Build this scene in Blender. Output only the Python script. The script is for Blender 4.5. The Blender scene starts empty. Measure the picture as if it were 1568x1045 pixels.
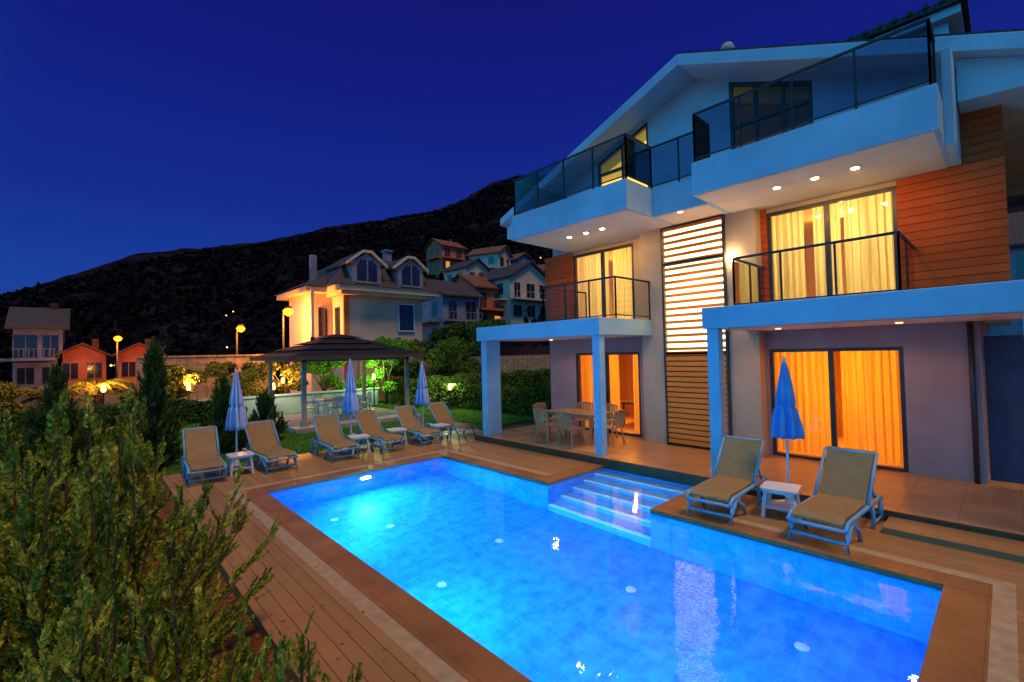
import bpy, math, random
import numpy as np
from mathutils import Vector, Matrix
random.seed(7); rng=np.random.default_rng(7)
C=bpy.context.scene.collection
# ------------------------------------------------------------ materials
def newmat(name):
    m=bpy.data.materials.new(name); m.use_nodes=True
    nt=m.node_tree; nt.nodes.clear()
    out=nt.nodes.new('ShaderNodeOutputMaterial')
    return m,nt,out
def N(nt,t,**k):
    n=nt.nodes.new(t)
    for a,b in k.items(): setattr(n,a,b)
    return n
def rgba(c): return (c[0],c[1],c[2],1)
def math_(nt,op,a,b=None):
    n=N(nt,'ShaderNodeMath',operation=op)
    for i,v in enumerate((a,b)):
        if v is None: continue
        if isinstance(v,(int,float)): n.inputs[i].default_value=v
        else: nt.links.new(v,n.inputs[i])
    return n.outputs[0]
def mixc(nt,f,a,b,blend='MIX'):
    n=N(nt,'ShaderNodeMix',data_type='RGBA',blend_type=blend)
    if isinstance(f,(int,float)): n.inputs[0].default_value=f
    else: nt.links.new(f,n.inputs[0])
    for s,v in ((6,a),(7,b)):
        if isinstance(v,tuple): n.inputs[s].default_value=rgba(v)
        else: nt.links.new(v,n.inputs[s])
    return n.outputs[2]
def noise(nt,vec,scale,detail=4,rough=.6):
    n=N(nt,'ShaderNodeTexNoise'); n.inputs['Scale'].default_value=scale
    n.inputs['Detail'].default_value=detail; n.inputs['Roughness'].default_value=rough
    if vec is not None: nt.links.new(vec,n.inputs['Vector'])
    return n.outputs[0]
def contrast(nt,v,lo,hi):
    n=N(nt,'ShaderNodeMapRange'); nt.links.new(v,n.inputs[0])
    n.inputs[1].default_value=lo; n.inputs[2].default_value=hi
    return n.outputs[0]
def M_noise(name,c1,c2,scale=3,rough=.7,bump=.1,bscale=40,spec=.3,metal=0,lo=.35,hi=.65):
    m,nt,out=newmat(name)
    g=N(nt,'ShaderNodeNewGeometry').outputs['Position']
    f=contrast(nt,noise(nt,g,scale,6),lo,hi)
    col=mixc(nt,f,c1,c2)
    b=N(nt,'ShaderNodeBsdfPrincipled'); nt.links.new(col,b.inputs['Base Color'])
    b.inputs['Roughness'].default_value=rough; b.inputs['Metallic'].default_value=metal
    b.inputs['Specular IOR Level'].default_value=spec
    if bump>0:
        bp=N(nt,'ShaderNodeBump'); bp.inputs['Strength'].default_value=bump; bp.inputs['Distance'].default_value=.02
        nt.links.new(noise(nt,g,bscale,5),bp.inputs['Height']); nt.links.new(bp.outputs[0],b.inputs['Normal'])
    nt.links.new(b.outputs[0],out.inputs[0]); return m
def M_boards(name,c1,c2,axis,width,gap=.06,rough=.45,gapdark=.25,along='Y',spec=.4,bumpd=.006):
    m,nt,out=newmat(name)
    g=N(nt,'ShaderNodeNewGeometry').outputs['Position']
    s=N(nt,'ShaderNodeSeparateXYZ'); nt.links.new(g,s.inputs[0])
    v=math_(nt,'DIVIDE',s.outputs[axis],width)
    fl=math_(nt,'FLOOR',v); fr=math_(nt,'FRACT',v)
    wn=N(nt,'ShaderNodeTexWhiteNoise',noise_dimensions='1D'); nt.links.new(fl,wn.inputs['W'])
    mp=N(nt,'ShaderNodeMapping'); nt.links.new(g,mp.inputs[0])
    sc=[25,25,25]; sc[{'X':0,'Y':1,'Z':2}[along]]=1.2; mp.inputs['Scale'].default_value=sc
    gr=noise(nt,mp.outputs[0],1.0,5)
    big=noise(nt,g,.8,3)
    f=math_(nt,'ADD',math_(nt,'MULTIPLY',wn.outputs[0],.35),math_(nt,'ADD',math_(nt,'MULTIPLY',gr,.45),math_(nt,'MULTIPLY',contrast(nt,big,.3,.7),.35)))
    col=mixc(nt,f,c1,c2)
    gm=math_(nt,'LESS_THAN',fr,gap)
    col=mixc(nt,gm,col,tuple(x*gapdark for x in c1))
    b=N(nt,'ShaderNodeBsdfPrincipled'); nt.links.new(col,b.inputs['Base Color'])
    b.inputs['Specular IOR Level'].default_value=spec
    rr=math_(nt,'ADD',rough-.12,math_(nt,'MULTIPLY',big,.3)); nt.links.new(rr,b.inputs['Roughness'])
    bp=N(nt,'ShaderNodeBump'); bp.inputs['Strength'].default_value=.5; bp.inputs['Distance'].default_value=bumpd
    h=math_(nt,'ADD',math_(nt,'SUBTRACT',1.0,gm),math_(nt,'MULTIPLY',gr,.3))
    nt.links.new(h,bp.inputs['Height']); nt.links.new(bp.outputs[0],b.inputs['Normal'])
    nt.links.new(b.outputs[0],out.inputs[0]); return m
def M_grid(name,c1,c2,size,gap,line,rough=.3,axes=(0,1,2),nscale=2.0,spec=.4,off=(0,0,0),wnf=.35):
    m,nt,out=newmat(name)
    g=N(nt,'ShaderNodeNewGeometry').outputs['Position']
    s=N(nt,'ShaderNodeSeparateXYZ'); nt.links.new(g,s.inputs[0])
    tot=None; ids=None
    for k,a in enumerate(axes):
        sz=size[a] if isinstance(size,(tuple,list)) else size
        v=math_(nt,'DIVIDE',math_(nt,'ADD',s.outputs[a],off[a]),sz)
        lt=math_(nt,'LESS_THAN',math_(nt,'FRACT',v),gap)
        fl=math_(nt,'MULTIPLY',math_(nt,'FLOOR',v),(7.13,13.7,3.31)[a])
        tot=lt if tot is None else math_(nt,'MAXIMUM',tot,lt)
        ids=fl if ids is None else math_(nt,'ADD',ids,fl)
    wn=N(nt,'ShaderNodeTexWhiteNoise',noise_dimensions='1D'); nt.links.new(ids,wn.inputs['W'])
    nz=contrast(nt,noise(nt,g,nscale,5),.35,.65)
    f=math_(nt,'ADD',math_(nt,'MULTIPLY',wn.outputs[0],wnf),math_(nt,'MULTIPLY',nz,1-wnf))
    col=mixc(nt,tot,mixc(nt,f,c1,c2),line)
    b=N(nt,'ShaderNodeBsdfPrincipled'); nt.links.new(col,b.inputs['Base Color'])
    b.inputs['Roughness'].default_value=rough; b.inputs['Specular IOR Level'].default_value=spec
    bp=N(nt,'ShaderNodeBump'); bp.inputs['Strength'].default_value=.35; bp.inputs['Distance'].default_value=.004
    nt.links.new(math_(nt,'ADD',math_(nt,'SUBTRACT',1.0,tot),math_(nt,'MULTIPLY',nz,.2)),bp.inputs['Height']); nt.links.new(bp.outputs[0],b.inputs['Normal'])
    nt.links.new(b.outputs[0],out.inputs[0]); return m
def M_emit(name,c,s,sample=False):
    m,nt,out=newmat(name); e=N(nt,'ShaderNodeEmission'); e.inputs[0].default_value=rgba(c); e.inputs[1].default_value=s
    nt.links.new(e.outputs[0],out.inputs[0])
    if not sample:
        try: m.cycles.emission_sampling='NONE'
        except Exception: pass
    return m
def M_glass(name,tint=(.85,.9,.95),rough=.02,ior=1.5,gc=.8):
    m,nt,out=newmat(name)
    t=N(nt,'ShaderNodeBsdfTransparent'); t.inputs[0].default_value=rgba(tint)
    gl=N(nt,'ShaderNodeBsdfGlossy'); gl.inputs['Roughness'].default_value=rough; gl.inputs[0].default_value=(gc,gc,gc,1)
    fr=N(nt,'ShaderNodeFresnel'); fr.inputs[0].default_value=ior
    mx=N(nt,'ShaderNodeMixShader'); nt.links.new(fr.outputs[0],mx.inputs[0]); nt.links.new(t.outputs[0],mx.inputs[1]); nt.links.new(gl.outputs[0],mx.inputs[2])
    nt.links.new(mx.outputs[0],out.inputs[0]); return m
def M_curtain(name,tr,c,emit):
    m,nt,out=newmat(name)
    g=N(nt,'ShaderNodeNewGeometry').outputs['Position']
    mp=N(nt,'ShaderNodeMapping'); nt.links.new(g,mp.inputs[0]); mp.inputs['Scale'].default_value=(1,9,.25)
    f=contrast(nt,noise(nt,mp.outputs[0],1.6,4),.3,.7)
    col=mixc(nt,f,tuple(x*.5 for x in tr),tr)
    t=N(nt,'ShaderNodeBsdfTranslucent'); nt.links.new(col,t.inputs[0])
    d=N(nt,'ShaderNodeBsdfDiffuse'); d.inputs[0].default_value=rgba((.45,.33,.2))
    e=N(nt,'ShaderNodeEmission'); e.inputs[0].default_value=rgba(c); e.inputs[1].default_value=emit  # cloth glows by itself, added to the room light shining through
    mx=N(nt,'ShaderNodeMixShader'); mx.inputs[0].default_value=.2
    nt.links.new(t.outputs[0],mx.inputs[1]); nt.links.new(d.outputs[0],mx.inputs[2])
    ad=N(nt,'ShaderNodeAddShader'); nt.links.new(mx.outputs[0],ad.inputs[0]); nt.links.new(e.outputs[0],ad.inputs[1])
    nt.links.new(ad.outputs[0],out.inputs[0])
    try: m.cycles.emission_sampling='NONE'
    except Exception: pass
    return m
def M_leaf(name,dark,mid,light,scale=1.6):
    m,nt,out=newmat(name)
    g=N(nt,'ShaderNodeNewGeometry').outputs['Position']
    f=contrast(nt,noise(nt,g,scale,3),.35,.65); f2=noise(nt,g,28,2)
    col=mixc(nt,f,dark,mid); col=mixc(nt,contrast(nt,f2,.45,.7),col,light)
    d=N(nt,'ShaderNodeBsdfDiffuse'); nt.links.new(col,d.inputs[0])
    nt.links.new(d.outputs[0],out.inputs[0]); return m
def M_water(name):
    m,nt,out=newmat(name)
    g=N(nt,'ShaderNodeNewGeometry').outputs['Position']
    b=N(nt,'ShaderNodeBsdfGlass'); b.inputs['IOR'].default_value=1.33; b.inputs['Roughness'].default_value=0.0
    bp=N(nt,'ShaderNodeBump'); bp.inputs['Strength'].default_value=.25; bp.inputs['Distance'].default_value=.012
    h=math_(nt,'ADD',noise(nt,g,3.0,2),math_(nt,'MULTIPLY',noise(nt,g,10,2),.35))
    nt.links.new(h,bp.inputs['Height']); nt.links.new(bp.outputs[0],b.inputs['Normal'])
    nt.links.new(b.outputs[0],out.inputs[0]); return m

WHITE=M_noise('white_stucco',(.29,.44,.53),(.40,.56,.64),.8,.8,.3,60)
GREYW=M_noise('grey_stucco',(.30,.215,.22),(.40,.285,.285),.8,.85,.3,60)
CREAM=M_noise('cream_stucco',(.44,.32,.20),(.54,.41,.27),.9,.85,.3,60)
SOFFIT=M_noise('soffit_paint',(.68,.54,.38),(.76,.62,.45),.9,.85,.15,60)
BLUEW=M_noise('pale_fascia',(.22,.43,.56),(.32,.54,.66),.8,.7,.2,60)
DARKF=M_noise('dark_aluminium',(.02,.02,.025),(.035,.035,.04),5,.4,0,spec=.5)
RAILM=M_noise('rail_metal',(.02,.022,.03),(.04,.042,.05),5,.5,0,spec=.2)
SIDING=M_boards('timber_siding',(.26,.035,.008),(.56,.105,.020),'Z',.145,.07,.6,.12,along='Y',spec=.12)
SLATM=M_boards('timber_slat',(.62,.17,.025),(.84,.28,.05),'Z',5,0,.6,.5,along='Y',spec=.1)
DECKM=M_boards('composite_deck',(.19,.10,.038),(.37,.20,.080),'X',.145,.05,.5,.4,along='Y',spec=.3)
COPING=M_grid('coping_tile',(.20,.085,.027),(.34,.15,.05),.33,.012,(.11,.05,.02),.4,axes=(0,1),off=(.1,.12,0),spec=.3)
STRIP=M_noise('gutter_strip',(.30,.22,.13),(.42,.31,.19),8,.5,.1)
TERR=M_grid('terrace_tile',(.42,.20,.07),(.58,.30,.12),.6,.012,(.20,.10,.045),.3,axes=(0,1),off=(.1,.07,0),spec=.35)
TERRE=M_noise('terrace_edge',(.09,.04,.02),(.14,.065,.03),6,.5,.1)
POOLT=M_grid('pool_mosaic',(.006,.19,.60),(.03,.35,.84),.2,.03,(.05,.36,.84),.3,nscale=5,wnf=.2)
POOLW=M_grid('pool_step_tile',(.08,.38,.70),(.15,.46,.78),.2,.05,(.1,.4,.7),.3,nscale=3)
WATER=M_water('pool_water')
GLASS=M_glass('window_glass',(.92,.93,.95),.02,1.35); TGLASS=M_glass('tinted_glass',(.34,.38,.55),.05,1.3,.3); RGLASS=M_glass('rail_glass',(.82,.82,.80),.03,1.25,.5)
DGLASS=M_noise('dark_window',(.01,.013,.02),(.02,.025,.04),2,.08,0,spec=.8)
CUR_O=M_curtain('curtain_orange',(.95,.66,.16),(1,.32,.015),.25); CUR_Y=M_curtain('curtain_yellow',(.95,.88,.55),(1,.66,.14),.25)
ROOMW=M_noise('room_wall',(.7,.45,.22),(.75,.5,.27),1,.8,0)
WARMP=M_emit('lit_pane',(1,.42,.09),.75); SLATGLOW=M_emit('stair_window_glow',(1,.78,.38),3.4,True)
LAMPE=M_emit('lamp_glow',(1,.72,.35),60); GLOBE=M_emit('garden_globe',(1,.5,.12),6); ORNG=M_emit('sodium_glow',(1,.20,.012),6); POOLE=M_emit('pool_lamp_glow',(.55,.9,1),60)
ATTIC=M_emit('attic_glow',(1,.55,.04),1.9)
TILE=M_boards('dark_roof_tile',(.02,.02,.022),(.045,.04,.045),'Y',.25,.12,.7,.4,along='X')
PLW=M_noise('white_plastic',(.52,.55,.58),(.60,.62,.66),3,.35,0)
PLB=M_noise('blue_plastic',(.13,.30,.45),(.18,.36,.52),3,.35,0)
SLING=M_grid('sling_fabric',(.26,.16,.06),(.36,.23,.09),.02,.2,(.18,.105,.04),.7,axes=(0,1),nscale=8)
CANB=M_noise('umbrella_blue',(.04,.20,.52),(.06,.27,.60),5,.8,.1); CANW=M_noise('umbrella_white',(.40,.45,.62),(.48,.53,.68),5,.8,.1)
GRASSM=M_leaf('grass_blade',(.05,.15,.012),(.09,.26,.02),(.16,.34,.04),.5)
GROUND=M_noise('ground_soil',(.03,.035,.012),(.06,.045,.022),.25,.95,.5,8)
LAWN=M_noise('lawn_turf',(.03,.10,.012),(.06,.18,.025),1.2,.95,.6,60)
SOIL=M_noise('mulch_bed',(.08,.028,.010),(.20,.075,.025),9,.95,1,25)
ASPH=M_noise('asphalt',(.045,.045,.05),(.07,.065,.065),3,.9,.4,60)
STONE=M_grid('rubble_stone',(.16,.12,.08),(.42,.31,.18),(.5,.5,.28),.06,(.10,.08,.06),.9,nscale=4)
HILL=M_noise('hill_scrub',(.005,.005,.010),(.020,.014,.022),.05,1,.6,.4,spec=.0,lo=.42,hi=.62)
BARK=M_noise('bark',(.07,.045,.03),(.12,.08,.05),12,.95,.6,40)
JUN=M_leaf('juniper_leaf',(.05,.10,.012),(.22,.29,.032),(.55,.52,.075),2.2)
CONL=M_leaf('conifer_leaf',(.025,.06,.014),(.06,.12,.024),(.13,.17,.035),2.0)
BRL=M_leaf('broad_leaf',(.05,.15,.015),(.10,.28,.02),(.18,.38,.04),1.2)
YEL=M_leaf('lit_shrub_leaf',(.10,.10,.015),(.20,.18,.03),(.30,.25,.05),1.2)
CONC=M_noise('concrete',(.28,.26,.24),(.38,.36,.33),3,.9,.3,40)

# ------------------------------------------------------------ mesh builder
class MB:
    def __init__(s): s.v=[]; s.f=[]; s.m=[]
    def add(s,vs,fs,m=0):
        b=len(s.v); s.v+= [tuple(v) for v in vs]; s.f+=[tuple(i+b for i in f) for f in fs]; s.m+=[m]*len(fs); return s
    def box(s,x0,x1,y0,y1,z0,z1,m=0):
        v=[(x0,y0,z0),(x1,y0,z0),(x1,y1,z0),(x0,y1,z0),(x0,y0,z1),(x1,y0,z1),(x1,y1,z1),(x0,y1,z1)]
        return s.add(v,[(0,3,2,1),(4,5,6,7),(0,1,5,4),(1,2,6,5),(2,3,7,6),(3,0,4,7)],m)
    def prism(s,poly,axis,a0,a1,m=0):
        def mk(p,a):
            if axis=='x': return (a,p[0],p[1])
            if axis=='y': return (p[0],a,p[1])
            return (p[0],p[1],a)
        n=len(poly); v=[mk(p,a0) for p in poly]+[mk(p,a1) for p in poly]
        f=[tuple(range(n))[::-1],tuple(range(n,2*n))]+[(i,(i+1)%n,n+(i+1)%n,n+i) for i in range(n)]
        return s.add(v,f,m)
    def tube(s,pts,r,n=8,m=0,r1=None):
        P=[Vector(p) for p in pts]; k=len(P); vs=[]
        for i,p in enumerate(P):
            t=(P[min(i+1,k-1)]-P[max(i-1,0)]).normalized()
            a=Vector((0,0,1)) if abs(t.z)<.9 else Vector((1,0,0))
            u=t.cross(a).normalized(); w=t.cross(u)
            rr=r if r1 is None else r+(r1-r)*i/(k-1)
            for j in range(n):
                th=2*math.pi*(j+.5)/n; vs.append(p+(u*math.cos(th)+w*math.sin(th))*rr)
        fs=[]
        for i in range(k-1):
            for j in range(n): fs.append((i*n+j,i*n+(j+1)%n,(i+1)*n+(j+1)%n,(i+1)*n+j))
        fs.append(tuple(range(n))[::-1]); fs.append(tuple((k-1)*n+j for j in range(n)))
        return s.add(vs,fs,m)
    def lathe(s,prof,cx,cy,n=16,m=0,fn=None):
        vs=[];fs=[]
        for i,(r,z) in enumerate(prof):
            for j in range(n):
                th=2*math.pi*j/n; rr=r*(fn(th,i) if fn else 1)
                vs.append((cx+rr*math.cos(th),cy+rr*math.sin(th),z))
        for i in range(len(prof)-1):
            for j in range(n): fs.append((i*n+j,i*n+(j+1)%n,(i+1)*n+(j+1)%n,(i+1)*n+j))
        fs.append(tuple(range(n))[::-1]); fs.append(tuple((len(prof)-1)*n+j for j in range(n)))
        return s.add(vs,fs,m)
    def mesh(s,name,mats,smooth=False,recalc=True):
        me=bpy.data.meshes.new(name); me.from_pydata(s.v,[],s.f)
        for x in mats: me.materials.append(x)
        me.polygons.foreach_set('material_index',s.m)
        if smooth: me.polygons.foreach_set('use_smooth',[True]*len(s.f))
        if recalc:
            import bmesh
            bm=bmesh.new(); bm.from_mesh(me); bmesh.ops.recalc_face_normals(bm,faces=bm.faces); bm.to_mesh(me); bm.free()
        me.update(); return me
    def build(s,name,mats,parent=None,smooth=False,bevel=0,recalc=True):
        if not isinstance(mats,(list,tuple)): mats=[mats]
        o=bpy.data.objects.new(name,s.mesh(name,mats,smooth,recalc)); C.objects.link(o)
        if parent is not None: o.parent=parent; o.location=-parent.location
        if bevel:
            b=o.modifiers.new('bevel','BEVEL'); b.width=bevel; b.segments=2; b.limit_method='ANGLE'
        return o
def empty(name,loc=(0,0,0),rot=0):
    e=bpy.data.objects.new(name,None); e.location=loc; e.rotation_euler=(0,0,rot); e.empty_display_size=.3; C.objects.link(e); return e
def child(name,me,parent):
    o=bpy.data.objects.new(name,me); C.objects.link(o); o.parent=parent; return o
def lamp(name,typ,loc,energy,color,parent=None,size=.1,target=None,**k):
    l=bpy.data.lights.new(name,typ); l.energy=energy; l.color=color
    if typ=='AREA':
        l.shape=k.get('shape','SQUARE'); l.size=size
    else: l.shadow_soft_size=size
    if typ=='SPOT': l.spot_size=k.get('spot',2.2); l.spot_blend=.6
    o=bpy.data.objects.new(name,l); C.objects.link(o)
    o.location=loc
    if target is not None: o.rotation_euler=(Vector(target)-Vector(loc)).to_track_quat('-Z','Y').to_euler()
    if parent is not None: o.parent=parent; o.location=Vector(loc)-parent.location
    return o
def quadmesh(name,Q,mat,parent=None):
    Q=np.asarray(Q,dtype=np.float32); n=Q.shape[0]; k=Q.shape[1]
    me=bpy.data.meshes.new(name); me.vertices.add(n*k); me.vertices.foreach_set('co',Q.reshape(-1))
    me.loops.add(n*k); me.loops.foreach_set('vertex_index',np.arange(n*k,dtype=np.int32))
    me.polygons.add(n); me.polygons.foreach_set('loop_start',np.arange(0,n*k,k,dtype=np.int32)); me.polygons.foreach_set('loop_total',np.full(n,k,dtype=np.int32))
    me.materials.append(mat); me.update(calc_edges=True)
    o=bpy.data.objects.new(name,me); C.objects.link(o)
    if parent is not None: o.parent=parent; o.location=-parent.location
    return o

# ------------------------------------------------------------ camera
p=math.radians(1.48); ro=math.radians(1.34)
F=Vector((.681*math.cos(p),.7325*math.cos(p),math.sin(p))).normalized()
R=Vector((.7325,-.681,0)).normalized(); U=R.cross(F).normalized()
R2=R*math.cos(ro)-U*math.sin(ro); U2=U*math.cos(ro)+R*math.sin(ro)
cam=bpy.data.cameras.new('camera'); cam.lens=16.19; cam.sensor_width=36; cam.clip_end=4000; cam.clip_start=.05
co=bpy.data.objects.new('camera',cam); C.objects.link(co)
mt=Matrix((R2,U2,-F)).transposed().to_4x4(); mt.translation=Vector((0,0,2.5)); co.matrix_world=mt
bpy.context.scene.camera=co
sc=bpy.context.scene; sc.view_settings.view_transform='Standard'; sc.view_settings.look='None'; sc.view_settings.exposure=0
# ------------------------------------------------------------ world (dusk sky)
w=bpy.data.worlds.new('World'); sc.world=w; w.use_nodes=True; nt=w.node_tree; nt.nodes.clear()
out=N(nt,'ShaderNodeOutputWorld'); bg=N(nt,'ShaderNodeBackground')
tc=N(nt,'ShaderNodeTexCoord').outputs['Generated']; sp=N(nt,'ShaderNodeSeparateXYZ'); nt.links.new(tc,sp.inputs[0])
rz=N(nt,'ShaderNodeValToRGB'); nt.links.new(sp.outputs['Z'],rz.inputs[0])
cr=rz.color_ramp; cr.elements[0].position=0; cr.elements[0].color=(.012,.080,.34,1); cr.elements[1].position=.75; cr.elements[1].color=(.006,.005,.13,1)
for ps,c in ((.12,(.010,.054,.33,1)),(.28,(.008,.025,.27,1)),(.5,(.006,.012,.20,1))):
    e=cr.elements.new(ps); e.color=c
dp=N(nt,'ShaderNodeVectorMath',operation='DOT_PRODUCT'); nt.links.new(tc,dp.inputs[0]); gd=Vector((-.95,-.2,.08)).normalized(); dp.inputs[1].default_value=gd
gl=N(nt,'ShaderNodeMapRange',interpolation_type='SMOOTHSTEP'); nt.links.new(dp.outputs['Value'],gl.inputs[0]); gl.inputs[1].default_value=-.12; gl.inputs[2].default_value=1.0
col=mixc(nt,gl.outputs[0],rz.outputs[0],(.04,.58,1.25))
nt.links.new(col,bg.inputs[0]); bg.inputs[1].default_value=1.0
nt.links.new(bg.outputs[0],out.inputs[0])
warm_fill=bpy.data.lights.new('warm_fill','SUN'); warm_fill.energy=2.0; warm_fill.color=(1,.58,.22); warm_fill.angle=math.radians(12)  # overhead fill added to warm deck and shrubs, no sun is up
so=bpy.data.objects.new('warm_fill',warm_fill); C.objects.link(so); el=math.radians(68)
sd=Vector((.06*math.cos(el),-math.cos(el),math.sin(el))); so.rotation_euler=(-sd).to_track_quat('-Z','Y').to_euler()

# ------------------------------------------------------------ ground with opening for the pool
def lines(lo,hi,must):
    L=set(must)
    for s in (1,-1):
        v=0; st=2
        while abs(v)<1500:
            L.add(round(v,3)); v+=s*st; st*=1.12
    return sorted(x for x in L if lo<=x<=hi)
XL=lines(-1500,1500,[2.5,8.3]); YL=lines(-1500,1500,[.54,9.66])
V=[(x,y,-.14) for y in YL for x in XL]; nx=len(XL); FF=[]
for j in range(len(YL)-1):
    for i in range(nx-1):
        cx=(XL[i]+XL[i+1])/2; cy=(YL[j]+YL[j+1])/2
        if 2.5<cx<8.3 and .54<cy<9.66: continue
        FF.append((j*nx+i,j*nx+i+1,(j+1)*nx+i+1,(j+1)*nx+i))
g=MB(); g.v=V; g.f=FF; g.m=[0]*len(FF); g.build('ground',GROUND,recalc=False)
MB().box(1.235,26,12.605,26,-.3,-.1).build('lawn',LAWN)
MB().box(-9,1.228,-4,13.2,-.3,-.11).build('soil_bed',SOIL)
MB().box(-60,60,27.5,32,-.3,-.125).box(-60,60,27.3,27.5,-.3,0,1).box(-60,60,32,32.2,-.3,0,1).build('road',[ASPH,CONC])
n=42000; bx=rng.uniform(1.3,15,n); by=12.65+rng.random(n)**1.3*10
h=rng.uniform(.04,.10,n); a=rng.uniform(0,6.28,n); wd=.012
B=np.zeros((n,3,3)); B[:,0]=np.c_[bx-np.cos(a)*wd,by-np.sin(a)*wd,np.full(n,-.1)]; B[:,1]=np.c_[bx+np.cos(a)*wd,by+np.sin(a)*wd,np.full(n,-.1)]
B[:,2]=np.c_[bx+rng.normal(0,.02,n),by+rng.normal(0,.02,n),-.1+h]; quadmesh('grass',B,GRASSM)
n=9000; cx=rng.uniform(-2.5,1.2,n); cy=rng.uniform(1,12,n); a=rng.uniform(0,6.28,n); s=rng.uniform(.012,.035,n); zc=-.105+rng.random(n)*.02
Q=np.stack([np.c_[cx+np.cos(a+k*1.57+.3*(k%2))*s*(1 if k%2 else .5),cy+np.sin(a+k*1.57)*s*(1 if k%2 else .5),zc+rng.normal(0,.008,n)] for k in range(4)],1)
quadmesh('bark_mulch',Q,M_noise('bark_chip',(.10,.035,.015),(.34,.14,.05),14,.9,.2))
# a few dry leaves blown onto the deck
n=160; cx=rng.uniform(1.3,8.2,n); cy=rng.uniform(10.2,12.4,n); k2=rng.random(n)<.45; cx[k2]=rng.uniform(1.25,2.1,k2.sum()); cy[k2]=rng.uniform(1.5,12,k2.sum())
a=rng.uniform(0,6.28,n); s=rng.uniform(.012,.028,n)
Q=np.stack([np.c_[cx+np.cos(a+k*1.57)*s*(1 if k%2 else .45),cy+np.sin(a+k*1.57)*s*(1 if k%2 else .45),.008+rng.random(n)*.01] for k in range(4)],1)
quadmesh('fallen_leaves',Q,M_noise('dry_leaf',(.10,.05,.02),(.30,.20,.06),14,.9,0))

# ------------------------------------------------------------ hills
F0=42.9
azs=[-75,-60,-48,-39.6,-33,-26.7,-22,-14.6,-8.4,-5,-2,1.3,6,12,30,50,80]
tns=[.04,.07,.1035,.176,.205,.234,.268,.293,.318,.343,.374,.388,.39,.38,.36,.33,.2]
from mathutils import noise as mn
def hill_z(x,y):
    r=math.hypot(x,y); b=math.degrees(math.atan2(x,y)); az=b-F0
    R0=420; r0=float(np.interp(az,[-40,-18,-8],[75,50,37])); tn=float(np.interp(az,azs,tns))
    s=(r-r0)/(R0-r0)
    H=2.5+tn*R0
    if s<=0: return -.6+ s*5
    if s<=1: z=H*s**1.15
    else: z=H*(1-.5*(s-1))
    nz=mn.fractal(Vector((x*.012,y*.012,0)),1,2,6)
    env=min(1,s*3)
    if s<=1.3: z+=nz*(7*env*(1-.6*s)+1.0*env)+mn.noise(Vector((x*.15,y*.15,3)))*1.3*env
    return z-.6*(1-env)
hv=[];hf=[]
na=420; radii=[34+ (i/95)**1.6*480 for i in range(96)]
for rr in radii:
    for j in range(na):
        b=math.radians(-35+ j/(na-1)*165); x=rr*math.sin(b); y=rr*math.cos(b); hv.append((x,y,hill_z(x,y)))
for i in range(95):
    for j in range(na-1): hf.append((i*na+j,i*na+j+1,(i+1)*na+j+1,(i+1)*na+j))
g=MB(); g.v=hv; g.f=hf; g.m=[0]*len(hf); g.build('hills',HILL,smooth=True)

# ------------------------------------------------------------ pool + decks
pool=empty('swimming_pool',(4.5,5,0))
b=MB(); zt=-.061; zb=-1.5; fl=-1.38
b.box(2.4,2.5,.44,9.76,zb,zt).box(2.5,6.5,9.66,9.76,zb,zt).box(2.5,6.5,.44,.54,zb,zt)
b.box(6.5,6.6,6.08,9.76,zb,zt).box(6.5,6.6,.44,3.91,zb,zt).box(6.6,8.3,6.08,6.18,zb,zt).box(6.6,8.3,3.81,3.91,zb,zt)
b.box(8.3,8.4,3.81,6.18,zb,zt).box(2.4,6.5,.44,9.76,fl-.1,fl)
b.build('basin',POOLT,pool)
b=MB()
for i in range(5): b.box(6.5+.36*i,6.5+.36*(i+1),3.912,6.078,-1.4,-1.08+.225*i)
b.build('entry_steps',POOLW,pool,bevel=.01)
b=MB()
for i in range(5): b.box(6.5+.36*i-.004,6.5+.36*i+.07,3.915,6.075,-1.08+.225*i-.03,-1.08+.225*i+.004)
b.build('step_nosing',M_noise('white_nosing',(.75,.9,.92),(.8,.93,.95),3,.4,0),pool)
b=MB(); zw=-.075
b.add([(2.5,.54,zw),(6.5,.54,zw),(6.5,3.91,zw),(2.5,3.91,zw),(6.5,6.08,zw),(2.5,6.08,zw),(6.5,9.66,zw),(2.5,9.66,zw),(8.3,3.91,zw),(8.3,6.08,zw)],
 [(0,1,2,3),(3,2,4,5),(5,4,6,7),(2,8,9,4)])
b.build('water',WATER,pool,recalc=False)
b=MB(); zc=-.06
for r in [(2.15,2.5,.19,10.01),(2.5,6.5,9.66,10.01),(6.5,6.85,6.08,10.01),(6.85,8.3,6.08,6.43),(6.85,8.3,3.56,3.91),(6.5,6.85,.19,3.91),(2.5,6.5,.19,.54)]: b.box(*r,zc,.004)
b.build('coping',COPING,pool,bevel=.006)
b=MB()
for r in [(1.99,2.15,.03,10.17),(2.15,7.01,10.01,10.17),(6.85,7.01,6.43,10.01),(6.85,7.01,.03,3.56),(2.15,6.85,.03,.19)]: b.box(*r,zc,.001)
b.build('gutter_strip',STRIP,pool)
b=MB()
for (x,y) in [(4.0,7.6),(3.6,5.4),(5.0,5.8),(5.3,3.5),(5.6,1.6),(3.4,8.6)]: b.lathe([(.07,fl),(.07,fl+.012),(.03,fl+.02)],x,y,16)
b.build('floor_inlets',PLW,pool)
b=MB(); b2=MB()
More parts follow.
